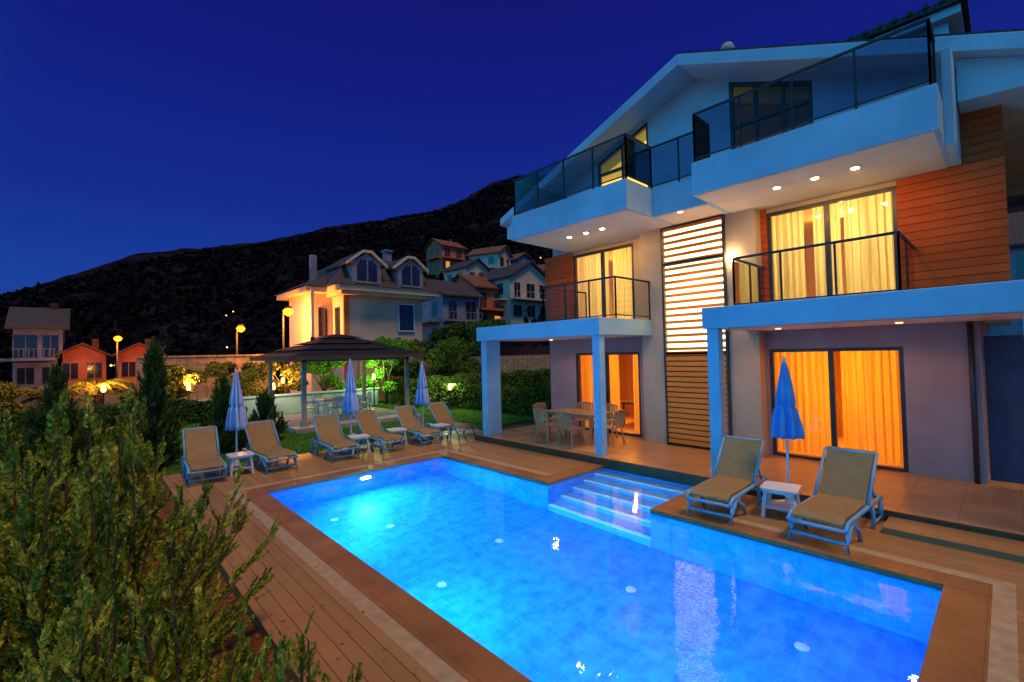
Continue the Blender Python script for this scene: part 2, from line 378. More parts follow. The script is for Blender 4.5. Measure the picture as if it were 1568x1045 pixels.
for (x,y,dx,dy) in [(4.5,9.63,0,-1),(2.53,7.6,1,0),(2.53,4.8,1,0),(2.53,1.9,1,0)]:
    zl=-.34 if dy else -.5
    b.tube([(x-dx*.03,y-dy*.03,zl),(x+dx*.015,y+dy*.015,zl)],.15,20); b2.tube([(x+dx*.016,y+dy*.016,zl),(x+dx*.02,y+dy*.02,zl)],.12,20)
    lamp('pool_light','AREA',(x+dx*.05,y+dy*.05,zl),{0:105}.get(dy,150),(.02,.56,1),pool,.16,(x+dx,y+dy,zl-.22),shape='DISK')
b.build('lamp_housings',PLW,pool); b2.build('lamp_lenses',POOLE,pool)
b=MB()
for r in [(1.23,1.99,-4,12.6),(1.99,7.01,10.17,12.6),(7.01,8.3,6.43,12.6),(8.3,9.5,10.6,12.6),(7.01,8.3,-4,3.56),(1.99,7.01,-4,.03)]: b.box(*r,-.16,0)
b.build('pool_deck',DECKM)
MB().box(8.34,15,-4,10.58,-.1,.15).build('terrace',TERR)
MB().box(8.301,8.339,-4,10.59,-.1,.152).box(8.301,10.9,10.581,10.61,-.1,.152).build('terrace_kerb',TERRE)
MB().box(7.74,8.30,-4,1.22,-.05,.085).build('deck_step',DECKM,bevel=.01)
# ------------------------------------------------------------ the house
H=empty('modern_villa',(11,5,0)); fx=10.95
def pr(y): return 9.1-(.38*(y-5) if y>5 else .434*(5-y))
b=MB()
b.box(fx,fx+.25,.3,1.3,.15,2.9).box(fx,fx+.25,1.3,3.55,2.45,2.9).box(fx,fx+.25,3.55,3.62,.15,2.9)
b.box(fx,fx+.25,6.45,6.75,.15,2.9).box(fx,fx+.25,6.75,8.95,2.45,2.9).box(fx,fx+.25,8.95,10,.15,2.9)
b.box(fx+.25,17,.3,.5,.15,2.9).box(fx+.25,17,9.8,10,.15,2.9)
b.build('ground_floor_walls',GREYW,H)
b=MB()
b.box(10.6,fx+.25,3.62,4.28,.15,5.52).box(10.6,fx+.25,5.77,6.45,.15,5.52)
b.box(fx,fx+.25,1.3,3.5,5.42,5.52).box(fx,fx+.25,6.85,8.95,5.42,5.52).box(fx,fx+.25,6.45,6.85,3.2,5.52)
b.build('stair_tower_walls',CREAM,H,bevel=.008)
b=MB(); b.box(fx-.03,fx+.2,-.07,1.3,3.2,6.38).box(fx-.03,fx+.2,3.5,3.62,3.2,5.52).box(fx-.03,fx+.2,8.95,10.1,3.2,5.52).box(fx+.2,17,-.07,.1,3.2,6.38).box(fx+.2,17,9.95,10.1,3.2,6.2)
b.build('timber_siding',SIDING,H)
b=MB()
b.box(8.4,fx,-1.4,3.85,2.86,3.25).box(8.35,fx,6.14,10.5,2.86,3.25).box(fx,17,-.07,10.1,2.9,3.2)
b.build('balcony_slabs',BLUEW,H,bevel=.01)
b=MB()
b.box(8.8,fx+.2,.55,4.14,5.52,6.17).box(9.5,fx+.2,4.14,5.41,5.52,6.15).box(8.45,fx+.2,5.41,9.0,5.52,6.17).box(fx+.2,17,-.07,10.1,5.52,6.15)
b.box(9.6,fx,.43,.55,5.52,7.0)
b.build('roof_terrace_slabs',WHITE,H,bevel=.01)
b=MB()
b.box(8.86,fx-.035,.61,4.08,5.512,5.519).box(8.51,fx-.035,5.47,8.94,5.512,5.519).box(9.55,10.5,4.2,5.35,5.512,5.519)
b.box(8.70,fx-.01,-1.3,3.55,2.852,2.859).box(8.68,10.58,6.5,10.1,2.852,2.859)
b.build('ceiling_panels',SOFFIT,H)
b=MB()
for r in [(8.45,8.66,3.58,3.79),(8.45,8.66,-.36,-.14),(8.42,8.62,6.2,6.4),(8.42,8.95,10.15,10.38)]: b.box(*r,.15,2.86)
b.build('columns',BLUEW,H,bevel=.008)
b=MB()
def band(y0,y1,z0,dz=0):
    if dz: b.prism([(y0,pr(y0)-dz),(y1,pr(y1)-dz),(y1,pr(y1)),(y0,pr(y0))],'x',fx,fx+.2)
    else:
        pts=[(y0,z0),(y1,z0),(y1,pr(y1))]
        if y0<5<y1: pts.append((5,pr(5)))
        pts.append((y0,pr(y0))); b.prism(pts,'x',fx,fx+.2)
band(-.07,2.55,6.15); band(2.55,4.2,0,.08); band(4.2,6.3,6.15); band(6.3,7.95,0,.04); band(7.95,10.1,6.15)
b.build('gable_wall',WHITE,H)
b=MB(); xo=10.1
b.prism([(5,9.1),(11.3,pr(11.3)),(11.3,pr(11.3)+.24),(5,9.36)],'x',xo,18)
b.prism([(5,9.1),(5,9.36),(-1.5,pr(-1.5)+.26),(-1.5,pr(-1.5))],'x',xo,18)
b.prism([(.42,pr(.42)-.002),(.42,6.385),(-1.5,6.25),(-1.5,pr(-1.5)-.002)],'x',10.35,18)
b.prism([(11.25,pr(11.25)-.002),(10.1,pr(10.1)-.002),(9.0,6.2),(9.0,5.9),(11.25,6.3)],'x',10.35,18)
b.build('roof_slab',WHITE,H,bevel=.01)
b=MB()
b.prism([(5,9.37),(11.2,pr(11.2)+.25),(11.2,pr(11.2)+.32),(5,9.46)],'x',xo+.12,18)
b.prism([(5,9.37),(5,9.46),(-1.4,pr(-1.4)+.35),(-1.4,pr(-1.4)+.27)],'x',xo+.12,18)
b.prism([(2.5,9.28),(.3,9.22),(.3,9.34),(2.5,9.40)],'x',12.6,17)
for i in range(9): b.tube([(12.55,.4+i*.25,9.36),(17,.4+i*.25,9.36)],.05,8)
b.build('roof_tiles',TILE,H)
MB().box(12.9,16.5,.6,2.2,7,9.05).box(12.7,16.8,.4,2.4,9.05,9.22).build('roof_dormer',WHITE,H)
b=MB(); b.lathe([(.10,9),(.10,9.95),(.17,9.97),(.17,10.12),(.12,10.22),(.03,10.28)],12,4.6,16); b.build('roof_vent',CONC,H,smooth=True)
b=MB(); z=.22
while z<5.45:
    low=z<2.35; hh=.10 if low else .070; b.box(10.53,10.57,4.30,5.75,z,z+hh); z+=.125 if low else .163
b.build('slat_screen',SLATM,H)
MB().box(10.52,10.6,4.25,4.30,.15,5.5).box(10.52,10.6,5.75,5.80,.15,5.5).box(10.52,10.6,4.25,5.8,5.47,5.51).box(10.53,10.6,4.3,5.75,2.36,2.42).box(10.53,10.6,4.3,5.75,4.55,4.62).build('slat_frame',DARKF,H)
MB().box(10.66,10.68,4.28,5.77,2.42,5.47).build('stair_window',SLATGLOW,H)
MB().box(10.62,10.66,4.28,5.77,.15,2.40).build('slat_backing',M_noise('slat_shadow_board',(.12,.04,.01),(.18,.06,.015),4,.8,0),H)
fr=MB(); gs=MB()
def frame(y0,y1,z0,z1,x=fx+.06,t=.07,mull=True):
    fr.box(x-.04,x+.04,y0,y0+t,z0,z1).box(x-.04,x+.04,y1-t,y1,z0,z1).box(x-.04,x+.04,y0+t,y1-t,z1-t,z1).box(x-.04,x+.04,y0+t,y1-t,z0,z0+t*.7)
    if mull: c=(y0+y1)/2; fr.box(x-.045,x+.035,c-.045,c+.045,z0+t*.7,z1-t); fr.box(x-.075,x-.045,c-.012,c+.012,z0+.95,z0+1.2)
    gs.add([(x,y0+t,z0),(x,y1-t,z0),(x,y1-t,z1-t),(x,y0+t,z1-t)],[(0,1,2,3)])
frame(1.3,3.55,.16,2.45); frame(6.75,8.95,.16,2.45); frame(1.3,3.5,3.25,5.42); frame(6.85,8.95,3.25,5.42)
for (y0,y1,dz,k) in [(2.55,4.2,.08,3),(6.3,7.95,.04,2)]:
    for i in range(k+1):
        y=y0+(y1-y0)*i/k; yy0=min(max(y-.035,y0),y1-.07); fr.prism([(yy0,6.15),(yy0+.07,6.15),(yy0+.07,pr(yy0+.07)-dz),(yy0,pr(yy0)-dz)],'x',fx+.03,fx+.1)
    fr.prism([(y0,pr(y0)-dz-.09),(y1,pr(y1)-dz-.09),(y1,pr(y1)-dz-.002),(y0,pr(y0)-dz-.002)],'x',fx+.02,fx+.11)
    fr.box(fx+.02,fx+.11,y0,y1,7.55,7.62)
    gs.add([(fx+.065,y0,6.15),(fx+.065,y1,6.15),(fx+.065,y1,pr(y1)-dz),(fx+.065,y0,pr(y0)-dz)],[(0,1,2,3)])
fr.build('door_frames',DARKF,H); gs.build('glazing',GLASS,H)
MB().prism([(6.2,6.16),(9.6,6.16),(9.6,pr(9.6)-.05),(6.2,pr(6.2)-.05)],'x',11.6,11.7).build('attic_lit_wall',ATTIC,H)
MB().prism([(2.2,6.16),(6.0,6.16),(6.0,pr(6)-.05),(5,pr(5)-.05),(2.2,pr(2.2)-.05)],'x',12.6,12.7).build('attic_wall',GREYW,H)
def room(tag,y0,y1,z0,z1,col,en,cm,spans):
    r=MB(); X0=fx+.26; X1=14.2
    r.box(X1,X1+.05,y0,y1,z0,z1).box(X0,X1,y0-.05,y0,z0,z1).box(X0,X1,y1,y1+.05,z0,z1).box(X0,X1,y0,y1,z1,z1+.03).box(X0,X1,y0,y1,z0-.02,z0)
    r.build(tag+'_room',ROOMW,H)
    lamp(tag+'_lamp','AREA',(13.2,(y0+y1)/2+.3,z1-.35),en,col,H,.5,(fx,(y0+y1)/2,z0+.8))
    me=MB(); 
    for (a,c) in spans:
        n=int((c-a)/.014); vs=[]; ph=random.random()*6
        for i in range(n+1):
            y=a+(c-a)*i/n; k=y/.125*2*math.pi+ph+.9*math.sin(y*5)
            for zz,am in ((z0+.03,1.15),(z0+1.2,1),(z1-.05,.8)): vs.append((fx+.44+.055*math.sin(k)*am+.018*math.sin(k*2.3),y+.006*math.sin(zz*3+y*9),zz))
        fs=[]
        for i in range(n):
            for q in range(2): fs.append((i*3+q,i*3+q+1,(i+1)*3+q+1,(i+1)*3+q))
        me.add(vs,fs)
    me.build(tag+'_curtain',cm,H,smooth=True)
room('living',.9,3.62,.17,2.6,(1,.40,.03),85,CUR_O,[(1.2,2.35),(2.46,3.6)])
room('dining',6.5,9.3,.17,2.6,(1,.36,.03),75,CUR_O,[(6.6,7.25),(7.75,9.1)])
room('bedroom',.9,3.6,3.22,5.5,(1,.74,.25),72,CUR_Y,[(1.2,2.2),(2.9,3.6),(2.26,2.75)])
room('guest',6.6,9.3,3.22,5.5,(1,.66,.18),72,CUR_Y,[(6.7,7.8),(7.95,9.1)])
f=MB(); f.box(12.2,13.2,7.1,8.3,.85,.9).box(13.8,14.15,7.2,8.4,.17,1.0)
for (x,y) in [(12.3,7.2),(13.1,7.2),(12.3,8.2),(13.1,8.2)]: f.tube([(x,y,.17),(x,y,.85)],.03,6)
f.build('dining_furniture',BARK,H)
def railing(tag,pts,z0,h,gm,hr=.03):
    r=MB(); gp=MB()
    for a,c in zip(pts[:-1],pts[1:]):
        A=Vector((a[0],a[1],0)); D=Vector((c[0],c[1],0)); L=(D-A).length; k=max(1,round(L/.85))
        r.tube([(A.x,A.y,z0+h),(D.x,D.y,z0+h)],hr,4); r.tube([(A.x,A.y,z0+.09),(D.x,D.y,z0+.09)],.018,4)
        for i in range(k+1):
            q=A.lerp(D,i/k); r.tube([(q.x,q.y,z0),(q.x,q.y,z0+h)],.022,4)
        gp.add([(A.x,A.y,z0+.11),(D.x,D.y,z0+.11),(D.x,D.y,z0+h-.04),(A.x,A.y,z0+h-.04)],[(0,1,2,3)])
    r.build(tag+'_railing',RAILM,H); gp.build(tag+'_glass',gm,H)
railing('bedroom',[(fx,3.58),(9.25,3.58),(9.25,1.1),(fx,1.1)],3.25,.98,RGLASS)
railing('guest',[(10.6,6.2),(9.1,6.2),(9.1,8.5),(fx,8.5)],3.25,.98,RGLASS)
railing('roof_terrace',[(9.55,4.1),(8.88,4.1),(8.88,.62),(9.6,.62)],6.17,.98,TGLASS)
railing('roof_terrace_link',[(9.55,4.1),(9.55,5.45)],6.15,.98,TGLASS)
railing('roof_terrace_far',[(9.55,5.45),(8.53,5.45),(8.53,8.95),(10.9,8.95)],6.17,.98,TGLASS)
s1=MB(); s2=MB()
for (x,y) in [(9.35,6.7),(9.35,7.2),(9.35,7.75),(9.6,2.87),(9.6,2.25),(9.6,1.66)]:
    s1.lathe([(.085,5.500),(.085,5.511)],x,y,16); s2.lathe([(.055,5.494),(.055,5.499)],x,y,16)
    lamp('soffit_spot','SPOT',(x,y,5.485),62,(1,.54,.18),H,.05,(x+1.1,y,3),spot=2.9)
s1.build('spot_rings',PLW,H); s2.build('spot_lenses',LAMPE,H)
s1=MB(); s1.lathe([(.03,4.42),(.06,4.45),(.06,4.6),(.03,4.63)],10.54,4.14,12); s1.build('wall_light',LAMPE,H); lamp('wall_lamp','POINT',(10.36,4.14,4.52),6,(1,.60,.22),H,.08)
s1=MB()
for (x,y) in [(9.8,8.9),(9.6,7.2),(9.8,3.0),(9.8,1.2)]:
    s1.lathe([(.05,2.838),(.05,2.851)],x,y,16); lamp('porch_warm_light','SPOT',(x,y,2.82),42,(1,.46,.12),H,.06,(x,y,0),spot=2.75)  # unseen ceiling lights added to warm the terrace floor
s1.build('porch_fill_discs',M_emit('porch_fill_glow',(1,.6,.25),4),H)
lamp('slat_fill','SPOT',(9.56,4.95,5.48),260,(1,.40,.07),H,.08,(10.45,5.0,1.0),spot=1.15)  # unseen spot with glowing disc, added to turn the lower slats orange
s1=MB(); s1.lathe([(.055,5.500),(.055,5.511)],9.6,4.8,16); s1.build('slat_fill_disc',M_emit('slat_fill_glow',(1,.6,.25),6),H)
MB().box(11.3,11.36,-1.6,.28,.15,2.6).build('side_screen',M_noise('navy_panel',(.03,.04,.09),(.05,.06,.12),3,.5,0),H)
d=MB(); d.tube([(10.88,.42,.15),(10.88,.42,2.85)],.04,10); d.build('downpipe',DARKF,H,smooth=True)

# ------------------------------------------------------------ loungers, tables, umbrellas, chairs
def lounger_meshes():
    prof=[(0,.31),(.12,.365),(.5,.348),(.95,.355),(1.03,.37),(1.28,.635),(1.52,.93),(1.56,.95)]
    m=MB(); pts=[(x,z+.028) for x,z in prof]; lo=[(x+(.02 if i>4 else 0),z) for i,(x,z) in enumerate(prof)][::-1]
    m.prism(pts+lo,'y',-.28,.28)
    fabric=m.mesh('sling',[SLING])
    f=MB()
    for s in (-1,1):
        y=.31*s
        f.tube([(-.03,y,.27),(.1,y,.34),(.95,y,.335),(1.62,y,.335)],.028,8)
        f.tube([(.98,y,.36),(1.52,y,.95)],.022,8)
        f.tube([(.02,y,.0),(.06,y,.17),(.22,y,.30),(.38,y,.31)],.03,8); f.tube([(.22,y,.31),(.50,y,.16),(.58,y,0)],.026,8)
        f.tube([(1.15,y,.32),(1.22,y,.16),(1.18,y,0)],.026,8); f.tube([(1.62,y,.33),(1.60,y,.16),(1.66,y,0)],.03,8)
        f.tube([(1.18,y,.06),(1.63,y,.06)],.018,6)
        f.tube([(1.28,y*.9,.62),(1.45,y*.9,.33)],.014,6)
    for (x,z) in [(-.03,.27),(.98,.345),(1.62,.335),(.30,.30),(1.53,.95),(1.63,.1),(.05,.1)]: f.tube([(x,-.31,z),(x,.31,z)],.022,8)
    return fabric,f.mesh('frame',[PLB],True)
LS,LF=lounger_meshes()
def lounger(x,y,rot):
    e=empty('sun_lounger',(x,y,.004),rot); child('sling',LS,e); child('frame',LF,e)
for x,a in [(1.82,-4),(3.2,3),(4.62,-3),(5.9,4),(7.05,-1),(8.3,3)]: lounger(x,11.0+.08*math.sin(x*5),math.radians(90+a))
lounger(6.66,3.05,math.radians(2)); lounger(6.68,1.70,math.radians(-3))
t=MB(); t.prism([(-.24,-.2),(-.2,-.24),(.2,-.24),(.24,-.2),(.24,.2),(.2,.24),(-.2,.24),(-.24,.2)],'z',.40,.43).box(-.2,.2,-.2,.2,.36,.40)
for sx in (-1,1):
    for sy in (-1,1): t.tube([(.17*sx,.17*sy,.38),(.21*sx,.21*sy,0)],.028,6)
t.box(-.18,.18,-.18,.18,.13,.15)
TM=t.mesh('table_body',[PLW])
def table(x,y): e=empty('side_table',(x,y,.004),random.uniform(-.2,.2)); child('table_body',TM,e)
for x,y in [(2.5,11.5),(5.25,11.6),(6.45,11.8),(7.7,11.5),(7.55,2.36)]: table(x,y)
def umbrella(x,y,z0,zb,zt,striped):
    e=empty('closed_umbrella',(x,y,0))
    b=MB(); b.tube([(x,y,z0),(x,y,zt+.06)],.02,8).lathe([(.24,z0),(.24,z0+.07),(.06,z0+.09),(.05,z0+.2)],x,y,20); b.build('pole_and_base',PLW,e,smooth=False)
    L=zt-zb; n=64; prof=[]
    for i in range(18):
        q=i/17; r=.175*(1-q)**.75+.018
        if q<.1: r*=.9+q
        if abs(q-.42)<.04: r*=.82
        prof.append((r,zb+L*q+(.0)))
    c=MB(); c.lathe(prof,x,y,n,0,lambda th,i:1+.30*math.cos(8*th+.12*i)*(1-i/20)+.07*math.sin(3*th+i*.3))
    if striped:
        fi=0
        for i in range(17):
            for j in range(n):
                if (j//4)%2: c.m[fi]=1
                fi+=1
    c.build('canopy',[CANB,CANW],e,smooth=True)
    b=MB(); b.lathe([(.125,zb+L*.40),(.13,zb+L*.44)],x,y,20); b.build('strap',CANB,e)
umbrella(2.55,12.05,0,.9,2.22,True); umbrella(5.22,12.0,0,1.0,2.38,True); umbrella(7.5,12.1,0,1.0,2.25,True); umbrella(7.95,2.37,0,1.1,2.28,False)
c=MB(); c.prism([(-.22,-.21),(.22,-.24),(.22,.24),(-.22,.21)],'z',.42,.45)
for sx,sy in ((-1,-1),(-1,1),(1,-1),(1,1)): c.tube([(.2*sx,.2*sy,.43),(.25*sx,.24*sy,0)],.022,6)
for sy in (-1,1):
    c.tube([(-.22,.22*sy,.43),(-.27,.235*sy,.64),(-.30,.23*sy,.84)],.02,6); c.tube([(-.27,.25*sy,.64),(0,.27*sy,.66),(.2,.26*sy,.64),(.21,.23*sy,.43)],.02,6)
c.tube([(-.30,-.23,.84),(-.32,0,.87),(-.30,.23,.84)],.024,6)
for k in range(5): y=-.15+.075*k; c.box(-.305,-.285,y-.022,y+.022,.48,.85)
CHM=M_noise('teak_plastic',(.36,.21,.09),(.46,.28,.13),3,.4,0)
CM=c.mesh('chair_body',[CHM]); CM2=c.mesh('chair_body_white',[PLW])
def chair(x,y,z,rot,me=None): e=empty('garden_chair',(x,y,z),rot); child('chair_body',me or CM,e)
def dtable(x,y,z,w,d,mt_):
    e=empty('dining_table',(x,y,z)); b=MB(); b.box(x-w/2,x+w/2,y-d/2,y+d/2,z+.71,z+.75).box(x-w/2+.06,x+w/2-.06,y-d/2+.06,y+d/2-.06,z+.65,z+.71)
    for sx in (-1,1):
        for sy in (-1,1): b.tube([(x+sx*(w/2-.1),y+sy*(d/2-.1),z),(x+sx*(w/2-.1),y+sy*(d/2-.1),z+.66)],.03,8)
    b.build('table',mt_,e,bevel=.006)
dtable(9.65,7.9,.153,.9,1.6,CHM)
for (x,y,a) in [(8.95,7.5,0),(8.95,8.3,0),(10.3,7.5,180),(10.3,8.3,180),(9.65,6.85,90),(9.65,9.0,-90)]: chair(x,y,.153,math.radians(a+random.uniform(-8,8)))

# ------------------------------------------------------------ gazebo
G=empty('gazebo',(7.75,19,0))
b=MB(); b.box(5.3,10.2,16.6,21.4,-.2,.06); b.build('platform',CONC,G)
b=MB()
for x in (5.7,9.8):
    for y in (17,21): b.box(x-.07,x+.07,y-.07,y+.07,.06,2.45); b.box(x-.11,x+.11,y-.11,y+.11,.06,.25)
b.box(5.6,9.9,16.93,17.07,2.35,2.5).box(5.6,9.9,20.93,21.07,2.35,2.5).box(5.63,5.77,17.07,20.93,2.35,2.5).box(9.73,9.87,17.07,20.93,2.35,2.5)
b.build('timber_frame',CONC,G)
b=MB()
lay=4
def rp(t,dz): return [(5.1+2.5*t,16.4+2.5*t,2.5+.95*t+dz),(10.4-2.5*t,16.4+2.5*t,2.5+.95*t+dz),(10.4-2.5*t,21.6-2.5*t,2.5+.95*t+dz),(5.1+2.5*t,21.6-2.5*t,2.5+.95*t+dz)]
for i in range(lay):
    t0=i/lay; t1=(i+1)/lay+.03
    b.add(rp(t0,.06)+rp(min(t1,1),.0),[(0,1,5,4),(1,2,6,5),(2,3,7,6),(3,0,4,7),(0,3,2,1),(4,5,6,7)])
SHING=M_noise('shingle',(.012,.012,.018),(.03,.028,.035),8,.95,.6,30,spec=.1)
b.build('hip_roof',SHING,G)
MB().box(5.08,10.42,16.36,16.4,2.42,2.56).box(5.08,10.42,21.6,21.64,2.42,2.56).box(5.06,5.1,16.4,21.6,2.42,2.56).box(10.4,10.44,16.4,21.6,2.42,2.56).build('fascia',BARK,G)
dtable(7.7,19,.065,1.5,.9,PLW)
for (x,y,a) in [(7.3,18.2,90),(8.1,18.2,90),(7.3,19.8,-90),(8.1,19.8,-90),(6.6,19,0),(8.8,19,180)]: chair(x,y,.065,math.radians(a+random.uniform(-12,12)),CM2)
MB().box(3.2,11.5,23,23.2,-.2,.75).box(3.1,11.6,22.95,23.25,.75,.82).build('garden_wall',WHITE)
def gardenlamp(x,y,h,en,col=(1,.5,.15),name='garden_lamp',mat=None,r=.09):
    e=empty(name,(x,y,-.1)); b=MB(); b.tube([(x,y,-.1),(x,y,h-.1)],.03,8).lathe([(.09,-.1),(.09,-.04),(.04,0)],x,y,12).lathe([(.14,h+.1),(.02,h+.2)],x,y,12); b.build('post',DARKF,e)
    c=MB(); c.lathe([(r*.6,h-.1),(r,h-.03),(r,h+.04),(r*.7,h+.1)],x,y,12); c.build('globe',mat or GLOBE,e,smooth=True)
    lamp('bulb','POINT',(x,y,h+.3),en,col,e,.12)
gardenlamp(10.9,22.2,1.4,260,(.7,1,.3)); gardenlamp(6.2,22.4,1.2,120,(1,.75,.35)); gardenlamp(.6,26.0,1.35,420,(1,.45,.1)); gardenlamp(7.6,25.8,1.3,220); gardenlamp(3.6,26.3,1.2,220)
gardenlamp(12.8,18.2,.9,190,(.9,1,.45))
def street(x,y,h,en,z0=-.1,r=1.0):
    e=empty('street_lamp',(x,y,z0)); b=MB(); b.tube([(x,y,z0),(x,y,h-.3),(x,y-.15,h),(x,y-.9,h+.12)],.07,8,r1=.035).lathe([(.14,z0),(.14,z0+.4),(.08,z0+.5)],x,y,10); b.box(x-.13,x+.13,y-1.35,y-.8,h+.10,h+.2); b.build('pole',RAILM,e)
    c=MB(); c.lathe([(.05,h-.34*r),(.2*r,h-.25*r),(.28*r,h-.08),(.2*r,h+.04),(.1,h+.095)],x,y-1.1,12); c.build('lens',ORNG,e,smooth=True); lamp('bulb','POINT',(x,y-1.1,h-.6),en,(1,.30,.035),e,.15)
street(9.9,33.4,5.7,3000,r=1.25); street(7.9,37,4.7,900); street(2.0,50,4.5,1500,.2)  # the farthest one is added to light the terracotta houses
MB().box(2.2,9.2,33.6,34.0,-.3,2.7).box(2.1,9.3,33.55,34.05,2.7,2.8).build('stone_wall',STONE)
MB().box(11.5,30,25.2,25.5,-.3,2.3).build('stone_wall',STONE)
# ------------------------------------------------------------ neighbour villas
PALW=M_noise('villa_render',(.40,.33,.25),(.48,.40,.31),.6,.9,.3,20); DIMW=M_noise('dim_render',(.14,.14,.19),(.22,.22,.27),.6,.9,.3,20)
TERC=M_noise('terracotta_render',(.40,.10,.04),(.50,.14,.06),.6,.9,.3,20); RTILE=M_boards('clay_tile',(.10,.035,.02),(.16,.06,.035),'X',.3,.1,.8,.5,along='Y')
def villa(x,y,z,w,d,fl,wall=PALW,roof=RTILE,lit=.3,axis='y',rot=0,name='distant_villa'):
    e=empty(name,(x,y,z),rot); hh=2.8*fl; b=MB(); b.box(-w/2,w/2,-d/2,d/2,-8,hh)
    if axis=='y': b.prism([(-w/2,hh),(w/2,hh),(0,hh+w*.28)],'y',-d/2,d/2)
    else: b.prism([(-d/2,hh),(d/2,hh),(0,hh+d*.28)],'x',-w/2,w/2)
    child('walls',b.mesh('walls',[wall]),e)
    r=MB(); o=.45
    if axis=='y':
        k=w*.28; s=k/(w/2)
        r.prism([(-w/2-o,hh-o*s+.03),(0,hh+k+.03),(0,hh+k+.25),(-w/2-o,hh-o*s+.2)],'y',-d/2-o,d/2+o); r.prism([(w/2+o,hh-o*s+.03),(0,hh+k+.03),(0,hh+k+.25),(w/2+o,hh-o*s+.2)],'y',-d/2-o,d/2+o)
    else:
        k=d*.28; s=k/(d/2)
        r.prism([(-d/2-o,hh-o*s+.03),(0,hh+k+.03),(0,hh+k+.25),(-d/2-o,hh-o*s+.2)],'x',-w/2-o,w/2+o); r.prism([(d/2+o,hh-o*s+.03),(0,hh+k+.03),(0,hh+k+.25),(d/2+o,hh-o*s+.2)],'x',-w/2-o,w/2+o)
    r.box(w*.2,w*.2+.5,-.25,.25,hh,hh+k+.7); child('roof',r.mesh('roof',[roof]),e)
    sl=MB(); wf=MB(); wp=MB()
    for i in range(fl):
        z0=2.8*i
        if i>0:
            sl.box(-w/2,w/2-.4,-d/2-1.1,-d/2,z0-.12,z0+.12); sl.box(-w/2,w/2-.4,-d/2-1.1,-d/2-1.05,z0+.85,z0+.9)
            for q in range(9): xx=-w/2+.1+(w-.6)*q/8; sl.box(xx-.02,xx+.02,-d/2-1.1,-d/2-1.05,z0+.12,z0+.85)
            sl.box(-w/2-1.0,-w/2,-d/2+.5,d/2-1,z0-.12,z0+.12)
        n=max(2,int(w/2.2))
        for j in range(n):
            cx=-w/2+w*(j+.5)/n; ww=.5 if random.random()<.5 else .7; zl=z0+(.15 if i>0 else .7)
            m=0 if random.random()>lit else 1
            wf.box(cx-ww-.06,cx+ww+.06,-d/2-.05,-d/2,zl-.06,z0+2.16); wp.box(cx-ww,cx-.03,-d/2-.07,-d/2-.05,zl,z0+2.1,m); wp.box(cx+.03,cx+ww,-d/2-.07,-d/2-.05,zl,z0+2.1,m)
        n=max(2,int(d/2.4))
        for j in range(n):
            cy=-d/2+d*(j+.5)/n; m=0 if random.random()>lit else 1; zl=z0+.7
            wf.box(-w/2-.05,-w/2,cy-.58,cy+.58,zl-.06,z0+2.16); wp.box(-w/2-.07,-w/2-.05,cy-.5,cy-.03,zl,z0+2.1,m); wp.box(-w/2-.07,-w/2-.05,cy+.03,cy+.5,zl,z0+2.1,m)
    if fl>1: child('balconies',sl.mesh('balconies',[wall]),e)
    child('window_frames',wf.mesh('window_frames',[wall]),e); child('window_panes',wp.mesh('window_panes',[DGLASS,WARMP]),e)
E=empty('dormer_villa',(14.8,33.5,0))
b=MB(); b.box(11.9,18,30.5,37,-1,6.6).box(10.4,11.9,32.5,37,-1,6.6); b.build('walls',PALW,E)
b=MB(); b.box(11.2,19,29.6,38,6.6,6.95).box(9.8,11.2,31.7,38,6.6,6.95).box(11.5,18.6,29.9,37.6,6.35,6.6).box(9.9,12,31,32.4,3.2,3.5).box(9.9,10.1,31,31.2,-1,6.6); b.build('eaves',PALW,E)
b=MB(); b.add([(11,29.5,6.95),(19.2,29.5,6.95),(19.2,38.1,6.95),(11,38.1,6.95),(12.2,31.2,8.8),(18,31.2,8.8),(18,36.4,8.8),(12.2,36.4,8.8)],[(0,1,5,4),(1,2,6,5),(2,3,7,6),(3,0,4,7),(4,5,6,7),(0,3,2,1)])
b.add([(12.2,31.2,8.8),(18,31.2,8.8),(18,36.4,8.8),(12.2,36.4,8.8),(14,33.8,9.9),(16.2,33.8,9.9)],[(0,1,5,4),(1,2,5),(2,3,4,5),(3,0,4)])
b.add([(9.6,31.5,6.95),(11.4,31.5,6.95),(11.4,38.1,6.95),(9.6,38.1,6.95),(11.4,32.4,7.9),(11.4,37.4,7.9)],[(0,1,4),(0,4,5,3),(3,5,2)])
b.build('mansard_roof',TILE,E)
dw=MB(); dg=MB(); dt=MB(); dk=MB()
for cx in (13.2,16.6):
    dw.prism([(cx-1.05,7.0),(cx+1.05,7.0),(cx+1.05,8.55),(cx,9.2),(cx-1.05,8.55)],'y',29.7,33)
    dg.prism([(cx-.72,7.3),(cx+.72,7.3),(cx+.72,8.35),(cx+.4,8.72),(cx-.4,8.72),(cx-.72,8.35)],'y',29.65,29.7)
    dw.box(cx-.04,cx+.04,29.6,29.65,7.25,8.72); dw.box(cx-.85,cx+.85,29.55,29.7,7.12,7.24)
    dt.prism([(cx+1.45,8.32),(cx+1.45,8.5),(cx+.3,9.4),(cx-.3,9.4),(cx-1.45,8.5),(cx-1.45,8.32),(cx-.28,9.22),(cx+.28,9.22)],'y',29.5,29.75)
    dk.prism([(cx+1.42,8.36),(cx+1.42,8.5),(cx+.3,9.38),(cx-.3,9.38),(cx-1.42,8.5),(cx-1.42,8.36),(cx-.28,9.24),(cx+.28,9.24)],'y',29.75,33.4)
dw.build('dormer_walls',DIMW,E); dg.build('dormer_windows',DGLASS,E); dt.build('dormer_bargeboards',PALW,E); dk.build('dormer_roofs',TILE,E)
